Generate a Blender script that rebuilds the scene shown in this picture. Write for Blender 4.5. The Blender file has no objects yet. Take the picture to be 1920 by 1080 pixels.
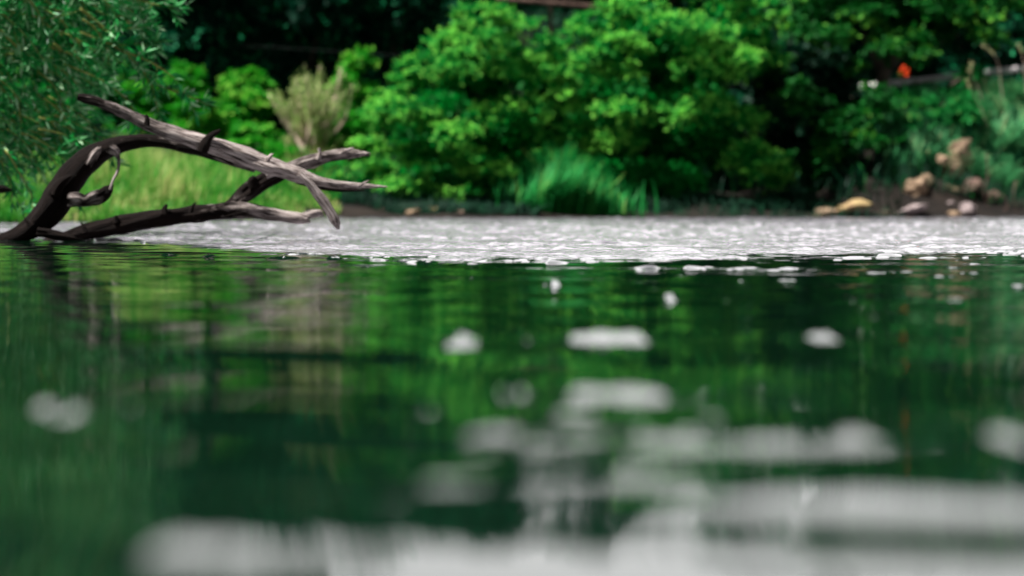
import bpy, bmesh, math, random
import numpy as np
from mathutils import Vector, Matrix

# ------------------------------------------------------------------ camera, sky, sun, exposure
S = bpy.context.scene
H_CAM = 0.22                       # metres above the water
F = 85.0 / 36.0 * 1920.0           # focal length in photo pixels
PITCH = math.atan(161.0 / F)
cam_d = bpy.data.cameras.new("camera"); cam = bpy.data.objects.new("camera", cam_d)
S.collection.objects.link(cam); S.camera = cam
cam.location = (0, 0, H_CAM); cam.rotation_euler = (math.pi / 2 - PITCH, 0, 0)
cam_d.lens = 85; cam_d.sensor_width = 36
cam_d.clip_start = 0.02; cam_d.clip_end = 3000
cam_d.dof.use_dof = True; cam_d.dof.focus_distance = 10.6; cam_d.dof.aperture_fstop = 2.0

SUN_EL, SUN_AZ = math.radians(60), math.radians(-98)   # azimuth clockwise from +Y: to the left, a little behind the camera
W = bpy.data.worlds.new("World"); S.world = W; W.use_nodes = True
nt = W.node_tree; nt.nodes.clear(); N = nt.nodes.new; L = nt.links.new
sky = N("ShaderNodeTexSky"); sky.sky_type = 'NISHITA'; sky.sun_disc = False
sky.sun_elevation = SUN_EL; sky.sun_rotation = SUN_AZ
tc = N("ShaderNodeTexCoord"); sep = N("ShaderNodeSeparateXYZ"); L(tc.outputs['Generated'], sep.inputs[0])
# broken overcast: a bright band of cloud low ahead (+Y), darkened overhead and behind to cut fill light
def mr(src, a, b, c, d, kind='SMOOTHSTEP'):
    m = N("ShaderNodeMapRange"); m.interpolation_type = kind; L(src, m.inputs['Value'])
    for k, v in zip(('From Min', 'From Max', 'To Min', 'To Max'), (a, b, c, d)): m.inputs[k].default_value = v
    return m
r1 = mr(sep.outputs['Z'], 0.38, 0.62, 1.0, 0.0); r2 = mr(sep.outputs['Y'], -0.1, 0.55, 0.0, 1.0)
rm = N("ShaderNodeMath"); rm.operation = 'MULTIPLY'; L(r1.outputs[0], rm.inputs[0]); L(r2.outputs[0], rm.inputs[1])
ramp = N("ShaderNodeMath"); ramp.operation = 'MULTIPLY_ADD'; L(rm.outputs[0], ramp.inputs[0]); ramp.inputs[1].default_value = 5.7; ramp.inputs[2].default_value = 0.9
r3 = mr(sep.outputs['Z'], 0.18, 0.34, 1.03, 1.85)
rq = N("ShaderNodeMath"); rq.operation = 'MULTIPLY'; L(rm.outputs[0], rq.inputs[0]); L(r3.outputs[0], rq.inputs[1]); L(rq.outputs[0], ramp.inputs[0])
cn = N("ShaderNodeTexNoise"); cn.inputs['Scale'].default_value = 2.2; cn.inputs['Detail'].default_value = 5
cmap = N("ShaderNodeMapping"); cmap.inputs['Scale'].default_value = (1, 1, 2.5)
L(tc.outputs['Generated'], cmap.inputs[0]); L(cmap.outputs[0], cn.inputs['Vector'])
cr = N("ShaderNodeMapRange"); L(cn.outputs['Fac'], cr.inputs['Value'])
cr.inputs['From Min'].default_value = 0.3; cr.inputs['From Max'].default_value = 0.7
cr.inputs['To Min'].default_value = 0.85; cr.inputs['To Max'].default_value = 1.12
mul = N("ShaderNodeMath"); mul.operation = 'MULTIPLY'; L(ramp.outputs[0], mul.inputs[0]); L(cr.outputs[0], mul.inputs[1])
cc = N("ShaderNodeMix"); cc.data_type = 'RGBA'; cc.blend_type = 'MULTIPLY'; cc.inputs[0].default_value = 1
cc.inputs[6].default_value = (1.0, 0.975, 0.965, 1); L(mul.outputs[0], cc.inputs[7])
mx = N("ShaderNodeMix"); mx.data_type = 'RGBA'; mx.inputs[0].default_value = 0.93
L(sky.outputs[0], mx.inputs[6]); L(cc.outputs[2], mx.inputs[7])
bg = N("ShaderNodeBackground"); bg.inputs[1].default_value = 0.1
L(mx.outputs[2], bg.inputs[0]); wo = N("ShaderNodeOutputWorld"); L(bg.outputs[0], wo.inputs[0])

sl = bpy.data.lights.new("sun", 'SUN'); sl.energy = 5.0; sl.angle = math.radians(3); sl.color = (1.0, 0.975, 0.93)
so = bpy.data.objects.new("sun", sl); S.collection.objects.link(so)
sd = Vector((math.sin(SUN_AZ) * math.cos(SUN_EL), math.cos(SUN_AZ) * math.cos(SUN_EL), math.sin(SUN_EL)))
so.rotation_euler = sd.to_track_quat('Z', 'Y').to_euler(); so.location = (-20, -5, 30)
S.view_settings.view_transform = 'Standard'; S.view_settings.look = 'None'
S.view_settings.exposure = 1.32; S.view_settings.gamma = 1.0
S.cycles.max_bounces = 6; S.cycles.diffuse_bounces = 3; S.cycles.glossy_bounces = 3; S.cycles.transmission_bounces = 3
S.cycles.use_denoising = True
S.cycles.sample_clamp_indirect = 6.0

# ------------------------------------------------------------------ helpers
CP, SP = math.cos(PITCH), math.sin(PITCH)
def at(px, py, D):
    """world point seen at photo pixel (px, py) at distance D along +Y"""
    u = (px - 960.0) / F; v = (540.0 - py) / F
    d = np.array([u, CP + v * SP, -SP + v * CP])
    return np.array([0, 0, H_CAM]) + d * (D / d[1])
def ss(a, b, x):
    t = np.clip((np.asarray(x, float) - a) / (b - a), 0, 1); return t * t * (3 - 2 * t)
def unit(v):
    return v / np.maximum(np.linalg.norm(v, axis=-1, keepdims=True), 1e-9)
def mesh(name, v, faces, mat, parent=None, attr=None, smooth=True, loc=None):
    v = np.asarray(v, np.float32); faces = np.asarray(faces, np.int32)
    me = bpy.data.meshes.new(name); k = faces.shape[1]
    me.vertices.add(len(v)); me.vertices.foreach_set("co", v.ravel())
    me.loops.add(faces.size); me.loops.foreach_set("vertex_index", faces.ravel())
    me.polygons.add(len(faces))
    me.polygons.foreach_set("loop_start", np.arange(0, faces.size, k, dtype=np.int32))
    me.polygons.foreach_set("loop_total", np.full(len(faces), k, np.int32))
    if attr is not None:
        for nm, val in attr.items():
            a = me.attributes.new(nm, 'FLOAT', 'POINT'); a.data.foreach_set("value", np.asarray(val, np.float32).ravel())
    me.polygons.foreach_set("use_smooth", np.full(len(faces), smooth, bool))
    me.update(calc_edges=True)
    me.materials.append(mat)
    o = bpy.data.objects.new(name, me); S.collection.objects.link(o)
    if parent is not None: o.parent = parent
    if loc is not None: o.location = loc
    return o
def tag(o, label=None, cat=None, group=None, kind=None):
    if label: o["label"] = label
    if cat: o["category"] = cat
    if group: o["group"] = group
    if kind: o["kind"] = kind
    return o
def empty(name, loc, label=None, cat=None, group=None):
    o = bpy.data.objects.new(name, None); S.collection.objects.link(o)
    o.location = tuple(float(c) for c in loc); o.empty_display_size = 0.1
    return tag(o, label, cat, group)

# ------------------------------------------------------------------ materials
def new_mat(name):
    m = bpy.data.materials.new(name); m.use_nodes = True
    t = m.node_tree; t.nodes.clear(); return m, t
def rgba(c): return (c[0], c[1], c[2], 1)
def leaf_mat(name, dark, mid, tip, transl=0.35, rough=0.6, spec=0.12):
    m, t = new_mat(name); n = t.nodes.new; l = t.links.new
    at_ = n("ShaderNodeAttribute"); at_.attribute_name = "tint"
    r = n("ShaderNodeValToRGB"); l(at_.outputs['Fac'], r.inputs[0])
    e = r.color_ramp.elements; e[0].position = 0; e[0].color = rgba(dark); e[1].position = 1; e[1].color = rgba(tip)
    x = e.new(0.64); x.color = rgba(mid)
    p = n("ShaderNodeBsdfPrincipled"); l(r.outputs[0], p.inputs['Base Color'])
    p.inputs['Roughness'].default_value = rough; p.inputs['Specular IOR Level'].default_value = spec
    tr = n("ShaderNodeBsdfTranslucent"); l(r.outputs[0], tr.inputs[0])
    mxs = n("ShaderNodeMixShader"); mxs.inputs[0].default_value = transl
    l(p.outputs[0], mxs.inputs[1]); l(tr.outputs[0], mxs.inputs[2])
    o = n("ShaderNodeOutputMaterial"); l(mxs.outputs[0], o.inputs[0]); return m
def noise_mat(name, c1, c2, scale=8, rough=0.9, bump=0.3, c3=None, stretch=(1, 1, 1), spec=0.2):
    m, t = new_mat(name); n = t.nodes.new; l = t.links.new
    tc = n("ShaderNodeTexCoord"); mp = n("ShaderNodeMapping"); mp.inputs['Scale'].default_value = stretch
    l(tc.outputs['Object'], mp.inputs[0])
    nz = n("ShaderNodeTexNoise"); nz.inputs['Scale'].default_value = scale; nz.inputs['Detail'].default_value = 8
    nz.inputs['Roughness'].default_value = 0.65; l(mp.outputs[0], nz.inputs['Vector'])
    r = n("ShaderNodeValToRGB"); l(nz.outputs['Fac'], r.inputs[0]); e = r.color_ramp.elements
    e[0].position = 0.35; e[0].color = rgba(c1); e[1].position = 0.65; e[1].color = rgba(c2)
    if c3: x = e.new(0.85); x.color = rgba(c3)
    p = n("ShaderNodeBsdfPrincipled"); l(r.outputs[0], p.inputs['Base Color'])
    p.inputs['Roughness'].default_value = rough; p.inputs['Specular IOR Level'].default_value = spec
    b = n("ShaderNodeBump"); b.inputs['Strength'].default_value = bump; b.inputs['Distance'].default_value = 0.05
    l(nz.outputs['Fac'], b.inputs['Height']); l(b.outputs[0], p.inputs['Normal'])
    o = n("ShaderNodeOutputMaterial"); l(p.outputs[0], o.inputs[0]); return m
def wood_mat():
    """attribute 'bleach': 0 wet dark bark .. 1 sun-bleached bare wood; 'run' along the limb, 'ang' round it"""
    m, t = new_mat("driftwood"); n = t.nodes.new; l = t.links.new
    a1 = n("ShaderNodeAttribute"); a1.attribute_name = "bleach"
    a2 = n("ShaderNodeAttribute"); a2.attribute_name = "run"
    a3 = n("ShaderNodeAttribute"); a3.attribute_name = "gx"
    a4 = n("ShaderNodeAttribute"); a4.attribute_name = "gy"
    cb = n("ShaderNodeCombineXYZ"); l(a3.outputs['Fac'], cb.inputs[0]); l(a4.outputs['Fac'], cb.inputs[1]); l(a2.outputs['Fac'], cb.inputs[2])
    mp = n("ShaderNodeMapping"); mp.inputs['Scale'].default_value = (3.2, 3.2, 3.0); l(cb.outputs[0], mp.inputs[0])
    g = n("ShaderNodeTexNoise"); g.inputs['Scale'].default_value = 2.6; g.inputs['Detail'].default_value = 8; g.inputs['Roughness'].default_value = 0.7
    l(mp.outputs[0], g.inputs['Vector'])
    mp2 = n("ShaderNodeMapping"); mp2.inputs['Scale'].default_value = (1.2, 1.2, 9.0); l(cb.outputs[0], mp2.inputs[0])
    g2 = n("ShaderNodeTexNoise"); g2.inputs['Scale'].default_value = 1.3; g2.inputs['Detail'].default_value = 6; l(mp2.outputs[0], g2.inputs['Vector'])
    bark = n("ShaderNodeValToRGB"); l(g.outputs['Fac'], bark.inputs[0]); e = bark.color_ramp.elements
    e[0].position = 0.35; e[0].color = (0.0015, 0.0012, 0.0012, 1); e[1].position = 0.82; e[1].color = (0.022, 0.012, 0.009, 1)
    bare = n("ShaderNodeValToRGB"); l(g.outputs['Fac'], bare.inputs[0]); e = bare.color_ramp.elements
    e[0].position = 0.40; e[0].color = (0.015, 0.010, 0.010, 1); e[1].position = 0.60; e[1].color = (0.62, 0.54, 0.515, 1)
    x = e.new(0.48); x.color = (0.29, 0.235, 0.215, 1)
    ad = n("ShaderNodeMath"); ad.operation = 'MULTIPLY_ADD'; l(g2.outputs['Fac'], ad.inputs[0]); ad.inputs[1].default_value = 1.1; ad.inputs[2].default_value = -0.55
    ad2 = n("ShaderNodeMath"); ad2.operation = 'ADD'; ad2.use_clamp = True; l(ad.outputs[0], ad2.inputs[0]); l(a1.outputs['Fac'], ad2.inputs[1])
    sm = n("ShaderNodeMapRange"); sm.inputs['From Min'].default_value = 0.3; sm.inputs['From Max'].default_value = 0.7; l(ad2.outputs[0], sm.inputs['Value'])
    mx = n("ShaderNodeMix"); mx.data_type = 'RGBA'; l(sm.outputs[0], mx.inputs[0]); l(bark.outputs[0], mx.inputs[6]); l(bare.outputs[0], mx.inputs[7])
    p = n("ShaderNodeBsdfPrincipled"); l(mx.outputs[2], p.inputs['Base Color']); p.inputs['Roughness'].default_value = 0.8
    p.inputs['Specular IOR Level'].default_value = 0.08
    b = n("ShaderNodeBump"); b.inputs['Strength'].default_value = 1.0; b.inputs['Distance'].default_value = 0.02
    l(g.outputs['Fac'], b.inputs['Height']); l(b.outputs[0], p.inputs['Normal'])
    o = n("ShaderNodeOutputMaterial"); l(p.outputs[0], o.inputs[0]); return m
def water_mat():
    m, t = new_mat("river_water"); n = t.nodes.new; l = t.links.new
    p = n("ShaderNodeBsdfPrincipled"); p.inputs['Base Color'].default_value = (0.002, 0.010, 0.005, 1)
    p.inputs['Roughness'].default_value = 0.03; p.inputs['IOR'].default_value = 1.333
    tc = n("ShaderNodeTexCoord"); nz = n("ShaderNodeTexNoise"); nz.inputs['Scale'].default_value = 45; nz.inputs['Detail'].default_value = 3
    l(tc.outputs['Object'], nz.inputs['Vector'])
    a = n("ShaderNodeAttribute"); a.attribute_name = "chop"
    nz2 = n("ShaderNodeTexNoise"); nz2.inputs['Scale'].default_value = 5.0; nz2.inputs['Detail'].default_value = 6; l(tc.outputs['Object'], nz2.inputs['Vector'])
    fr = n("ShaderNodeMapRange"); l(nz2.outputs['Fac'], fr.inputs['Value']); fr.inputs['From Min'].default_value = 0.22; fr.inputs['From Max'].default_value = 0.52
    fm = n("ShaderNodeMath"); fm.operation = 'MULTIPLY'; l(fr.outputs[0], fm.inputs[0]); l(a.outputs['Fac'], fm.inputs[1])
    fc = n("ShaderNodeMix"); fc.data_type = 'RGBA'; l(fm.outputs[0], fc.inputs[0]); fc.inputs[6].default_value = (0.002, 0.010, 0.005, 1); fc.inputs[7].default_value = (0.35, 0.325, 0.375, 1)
    l(fc.outputs[2], p.inputs['Base Color'])      # bubbles, and pale lilac painted in for sky reflected on the fast water
    b = n("ShaderNodeBump"); b.inputs['Distance'].default_value = 0.012
    l(a.outputs['Fac'], b.inputs['Strength']); l(nz.outputs['Fac'], b.inputs['Height']); l(b.outputs[0], p.inputs['Normal'])
    o = n("ShaderNodeOutputMaterial"); l(p.outputs[0], o.inputs[0]); return m

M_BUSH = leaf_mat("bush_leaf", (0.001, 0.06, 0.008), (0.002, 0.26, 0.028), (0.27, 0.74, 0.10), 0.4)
M_LIGHT = leaf_mat("light_bush_leaf", (0.004, 0.13, 0.006), (0.02, 0.31, 0.010), (0.28, 0.60, 0.08), 0.35)
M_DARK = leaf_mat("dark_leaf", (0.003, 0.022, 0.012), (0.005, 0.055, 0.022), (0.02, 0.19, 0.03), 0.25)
M_FOREST = leaf_mat("forest_leaf", (0.001, 0.02, 0.012), (0.002, 0.06, 0.028), (0.008, 0.32, 0.11), 0.25)  # dark teal species, with the wood's shade put into the colour
M_BIG = leaf_mat("big_tree_leaf", (0.002, 0.035, 0.006), (0.004, 0.12, 0.012), (0.12, 0.36, 0.03), 0.3)
M_WILLOW = leaf_mat("willow_leaf", (0.001, 0.055, 0.012), (0.007, 0.28, 0.045), (0.46, 0.68, 0.42), 0.3, 0.45, 0.3)
M_MEADOW = leaf_mat("meadow_grass", (0.010, 0.17, 0.015), (0.08, 0.30, 0.03), (0.45, 0.46, 0.17), 0.4)
M_REED = leaf_mat("reed_leaf", (0.004, 0.10, 0.015), (0.014, 0.26, 0.05), (0.26, 0.46, 0.10), 0.35)
M_PALEGRASS = leaf_mat("pale_grass", (0.008, 0.11, 0.03), (0.06, 0.28, 0.10), (0.50, 0.52, 0.26), 0.35)
M_TWIG = noise_mat("willow_twig", (0.15, 0.20, 0.04), (0.26, 0.27, 0.07), 20)
M_BARK = noise_mat("tree_bark", (0.03, 0.022, 0.018), (0.09, 0.065, 0.05), 14, bump=0.6, stretch=(1, 1, 0.3))
M_DEADTWIG = noise_mat("dead_twig", (0.34, 0.24, 0.19), (0.58, 0.46, 0.36), 20)
M_PALELEAF = leaf_mat("pale_leaf", (0.12, 0.30, 0.05), (0.36, 0.46, 0.16), (0.62, 0.52, 0.34), 0.35)
M_STUMP = noise_mat("stump_wood", (0.07, 0.04, 0.035), (0.22, 0.14, 0.11), 10, bump=0.8)
M_ROCK = noise_mat("tan_rock", (0.10, 0.065, 0.04), (0.36, 0.25, 0.165), 5, bump=0.7, c3=(0.08, 0.08, 0.03))
M_GREYROCK = noise_mat("grey_rock", (0.12, 0.09, 0.09), (0.36, 0.29, 0.28), 7, bump=0.7)
M_MOSSROCK = noise_mat("mossy_rock", (0.20, 0.12, 0.07), (0.36, 0.27, 0.12), 6, bump=0.7, c3=(0.14, 0.19, 0.03))
M_GROUND = noise_mat("bank_soil", (0.003, 0.002, 0.0015), (0.014, 0.009, 0.006), 1.6, bump=0.8, c3=(0.006, 0.015, 0.004))  # near-black soil: shade under overhanging bushes put into the colour
M_RAIL = noise_mat("weathered_rail", (0.50, 0.45, 0.47), (0.72, 0.66, 0.68), 9, bump=0.3, stretch=(0.3, 1, 1))
M_CABLE = noise_mat("cable", (0.015, 0.02, 0.018), (0.03, 0.04, 0.035), 9, bump=0)
M_PETAL = noise_mat("petal", (0.75, 0.055, 0.012), (0.85, 0.11, 0.02), 12, bump=0.1)
M_PETAL2 = noise_mat("bract", (0.22, 0.12, 0.01), (0.30, 0.18, 0.02), 12, bump=0.1)
M_WOOD = wood_mat(); M_WATER = water_mat()

# ------------------------------------------------------------------ terrain, river
BX = [-60, -30, -8, -5.1, -3.8, -2.9, -2.4, 0, 7, 30, 60]
BY = [12, 18, 22.5, 24, 26, 29, 31.5, 32.2, 34, 36, 40]
def bank(x): return np.interp(x, BX, BY)
def ground_z(x, y):
    x = np.asarray(x, float); y = np.asarray(y, float)
    t = y - bank(x)
    wig = 0.06 * np.sin(x * 2.1 + 1) + 0.05 * np.sin(x * 5.3) + 0.04 * np.sin(y * 1.7 + x)
    shore = np.where(t < 0, -0.55 * ss(0, -2.0, t) * 1.0, 0.0)
    left = 0.08 * ss(-0.1, 0.6, t) + 0.034 * np.clip(t, 0, 18)
    mid = 0.05 * ss(-0.1, 0.5, t) + 0.12 * ss(0.5, 1.6, t) + 0.07 * np.clip(t, 0, 14)
    right = 1.55 * ss(-0.2, 2.6, t) + 0.03 * np.clip(t - 2.6, 0, 20)
    wl = ss(-3.0, -1.5, x); wr = ss(4.3, 5.8, x)
    z = left * (1 - wl) + mid * wl
    z = z * (1 - wr) + right * wr
    z = z + 2.5 * np.exp(-((x - 0.9) / 2.6) ** 2) * ss(42.5, 46.5, y) * (1 - ss(60, 90, y))
    z = z + shore + wig * ss(0.0, 1.0, t) * 0.8
    return np.where(t < 0, shore, z)
gx = np.concatenate([np.linspace(-600, -60, 8)[:-1], np.linspace(-60, -14, 24)[:-1], np.linspace(-14, 14, 170), np.linspace(14, 60, 24)[1:], np.linspace(60, 600, 8)[1:]])
gy = np.concatenate([np.linspace(-300, -10, 6)[:-1], np.linspace(-10, 20, 14)[:-1], np.linspace(20, 62, 200), np.linspace(62, 110, 20)[1:], np.linspace(110, 900, 10)[1:]])
GX, GY = np.meshgrid(gx, gy); GZ = ground_z(GX, GY)
def grid_faces(r, c):
    i = np.arange(r * c).reshape(r, c)
    return np.stack([i[:-1, :-1], i[:-1, 1:], i[1:, 1:], i[1:, :-1]], -1).reshape(-1, 4)
g = mesh("ground", np.stack([GX, GY, GZ], -1).reshape(-1, 3), grid_faces(*GX.shape), M_GROUND); tag(g, kind="structure")

rngw = np.random.default_rng(7)
def wave_set(n, lmin, lmax, slope, spread, seed):
    r = np.random.default_rng(seed)
    lam = np.exp(r.uniform(math.log(lmin), math.log(lmax), n)); k = 2 * math.pi / lam
    th = r.normal(0, spread, n) + math.pi / 2
    a = slope * math.sqrt(2.0 / n) / k * r.uniform(0.6, 1.4, n)
    return np.stack([k * np.cos(th), k * np.sin(th), r.uniform(0, 6.283, n), a], 1)
def eval_w(ws, x, y):
    z = np.zeros_like(x)
    for kx, ky, ph, a in ws: z += a * np.sin(kx * x + ky * y + ph)
    return z
def river():
    ds = [0.35]
    while ds[-1] < 37: ds.append(ds[-1] + 0.005 + 0.0015 * ds[-1])
    d = np.array(ds); nc = 860; u = np.linspace(-1, 1, nc)
    Y = np.repeat(d[:, None], nc, 1).astype(float); X = u[None, :] * (0.30 * d[:, None] + 1.1)
    px = X / Y * F + 960
    # where the fast shallow water begins (a crooked line across the river)
    bpx = [-800, 0, 230, 400, 500, 650, 750, 900, 1100, 1300, 1500, 1700, 1920, 2800]
    bD = [14.5, 14.05, 13.7, 12.0, 10.75, 9.9, 9.55, 9.25, 9.25, 9.5, 10.05, 10.4, 10.6, 11.5]
    D0 = np.interp(px, bpx, bD)
    D0 = D0 + eval_w(wave_set(10, 0.25, 1.2, 1.0, 1.2, 5), X, Y) * 2.2
    lowf = eval_w(wave_set(14, 0.5, 2.6, 1.0, 0.45, 11), X, Y); lowf /= lowf.std()
    fine = eval_w(wave_set(44, 0.06, 0.17, 1.0, 0.9, 12), X * .42, Y * 1.8); fine /= fine.std()
    pt = lowf * 0.6 + fine * 0.8
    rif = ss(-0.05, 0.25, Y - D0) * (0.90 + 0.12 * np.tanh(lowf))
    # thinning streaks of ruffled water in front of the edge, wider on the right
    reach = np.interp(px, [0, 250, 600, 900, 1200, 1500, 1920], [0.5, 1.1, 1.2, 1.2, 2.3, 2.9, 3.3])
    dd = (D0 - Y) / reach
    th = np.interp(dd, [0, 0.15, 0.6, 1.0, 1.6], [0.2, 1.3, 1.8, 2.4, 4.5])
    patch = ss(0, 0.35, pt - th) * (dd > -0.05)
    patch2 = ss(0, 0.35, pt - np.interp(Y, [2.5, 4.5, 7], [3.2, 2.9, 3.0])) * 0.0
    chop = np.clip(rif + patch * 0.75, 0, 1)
    xw, yw = X + 0.05 * np.sin(Y * 2.3), Y + 0.06 * np.sin(X * 3.1)
    ripple = eval_w(wave_set(52, 0.06, 0.19, 0.125, 1.0, 21), xw, yw) * (0.9 + 0.5 * np.tanh(lowf)) + eval_w(wave_set(30, 0.2, 0.8, 0.06, 0.8, 22), xw, yw)
    pool = eval_w(wave_set(40, 0.22, 1.6, 0.0078, 0.8, 31), X, Y)
    small = eval_w(wave_set(34, 0.07, 0.22, 0.008, 0.7, 41), X, Y)
    near = 1 - ss(2.0, 3.6, Y)
    Z = pool * (1 + 0.5 * near) + small * ss(3.0, 8.0, Y) * (0.7 + 0.5 * np.tanh(lowf)) + near * eval_w(wave_set(24, 0.13, 0.6, 0.0135, 0.5, 51), X, Y) + ripple * chop * (1 + 0.55 * ss(11, 26, Y))
    # separate ripples standing up on the pool: (px, py, width px, height px, steepness)
    G = [(1140, 637, 160, 20, 1.0), (864, 648, 78, 24, 1.25), (1548, 635, 58, 16, .9), (986, 638, 28, 10, .7), (1150, 742, 215, 34, 1.0),
         (958, 738, 100, 26, .8), (800, 768, 96, 24, .8), (930, 812, 110, 36, .9), (1060, 800, 130, 30, .8), (1180, 790, 150, 34, .9),
         (1310, 788, 110, 26, .8), (1250, 835, 130, 30, .8), (1615, 828, 66, 36, .9), (1905, 830, 60, 46, .9), (1540, 850, 30, 22, .6),
         (980, 872, 90, 36, .8), (1130, 868, 200, 30, .7), (70, 775, 40, 30, .8), (125, 785, 52, 30, .9), (235, 770, 22, 20, .6), (900, 845, 70, 22, .9), (1010, 838, 90, 20, 1.), (1100, 822, 80, 20, 1.), (1200, 812, 60, 22, 1.), (1290, 820, 60, 24, .9), (1080, 775, 90, 20, 1.), (1400, 856, 50, 22, .8), (845, 905, 120, 26, .9), (700, 928, 130, 28, 1.), (1340, 792, 50, 26, .9),
         (240, 950, 110, 44, .8), (130, 955, 80, 40, .6), (345, 1030, 170, 60, 1.), (430, 935, 100, 40, .9), (610, 945, 200, 44, .9),
         (1258, 563, 32, 16, 1.2), (1040, 537, 28, 12, 1.2), (1021, 536, 8, 8, .9), (1225, 543, 12, 7, .9), (1365, 566, 14, 9, .8), (1277, 519, 11, 5, .9),
         (1476, 526, 46, 5, 1.), (1392, 528, 18, 6, .9), (1430, 536, 10, 6, .8), (1598, 566, 14, 9, .8), (1787, 566, 10, 9, .8), (1803, 566, 14, 9, .9),
         (1912, 536, 28, 7, .9), (1775, 521, 60, 5, .8), (1820, 514, 50, 4, .9), (737, 602, 12, 10, .7), (797, 603, 10, 10, .5), (1500, 540, 7, 6, .6),
         (625, 485, 30, 3, 1.), (686, 502, 20, 3, 1.), (885, 497, 40, 3, 1.), (530, 485, 60, 3, .9), (800, 492, 40, 3, 1.), (1700, 512, 80, 4, .9),
         (390, 482, 20, 3, .8), (315, 478, 26, 3, .8), (1640, 513, 60, 4, .9), (1035, 660, 20, 8, .6), (975, 660, 16, 8, .6), (1640, 595, 8, 12, .6),
         (1415, 716, 14, 12, .4), (1680, 690, 14, 10, .4)]
    rr = random.Random(3)
    for _ in range(0):
        G.append((rr.uniform(1050, 1920), rr.uniform(495, 560), rr.uniform(6, 22), rr.uniform(3, 6), rr.uniform(.5, .9)))
    for gxp, gyp, w, hh, st in G:
        D = H_CAM * F / (gyp - 379.0); x0 = (gxp - 960) / F * D
        cb = 0.196 * max(gyp - 490, 0)                     # lens blur spreads the small ones already
        q_ = 1.0 if gyp < 620 else .35
        w = max(w - .6 * q_ * cb, .4 * w); hh = max(hh - .35 * q_ * cb, .5 * hh)
        wx = max(0.5 * w / F * D, 0.008); wy = max((0.26 if gyp < 620 else 0.34) * hh * D * D / (H_CAM * F), 0.02)
        wy = min(wy, 0.35)
        sel_r = np.where(np.abs(d - D) < wy * 4)[0]
        if len(sel_r) < 2: continue
        a, b = sel_r[0], sel_r[-1] + 1
        need = (0.085 * (1 - (gyp - 379) / 620.0) + 0.015) * st * (1 + 1.2 * float(ss(600, 350, gxp)) * (gyp > 700))
        dx = (X[a:b] - x0) / wx; dy = (Y[a:b] - D) / wy + 0.12 * dx ** 2 + 0.12 * np.sin(dx * 4.3 + gxp)
        face = np.clip(np.minimum(dy + 1.0, (1.35 - dy) * 2.6), 0, None)      # long near face, short far face
        Z[a:b] += need * 1.15 * wy * face * np.exp(-np.abs(dx) ** 5) * (1 + 0.18 * np.sin(dx * 7 + gxp * .3))
    V = np.stack([X, Y, Z], -1).reshape(-1, 3)
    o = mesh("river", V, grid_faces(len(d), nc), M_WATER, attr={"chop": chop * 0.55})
    tag(o, kind="structure")
river()

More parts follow.
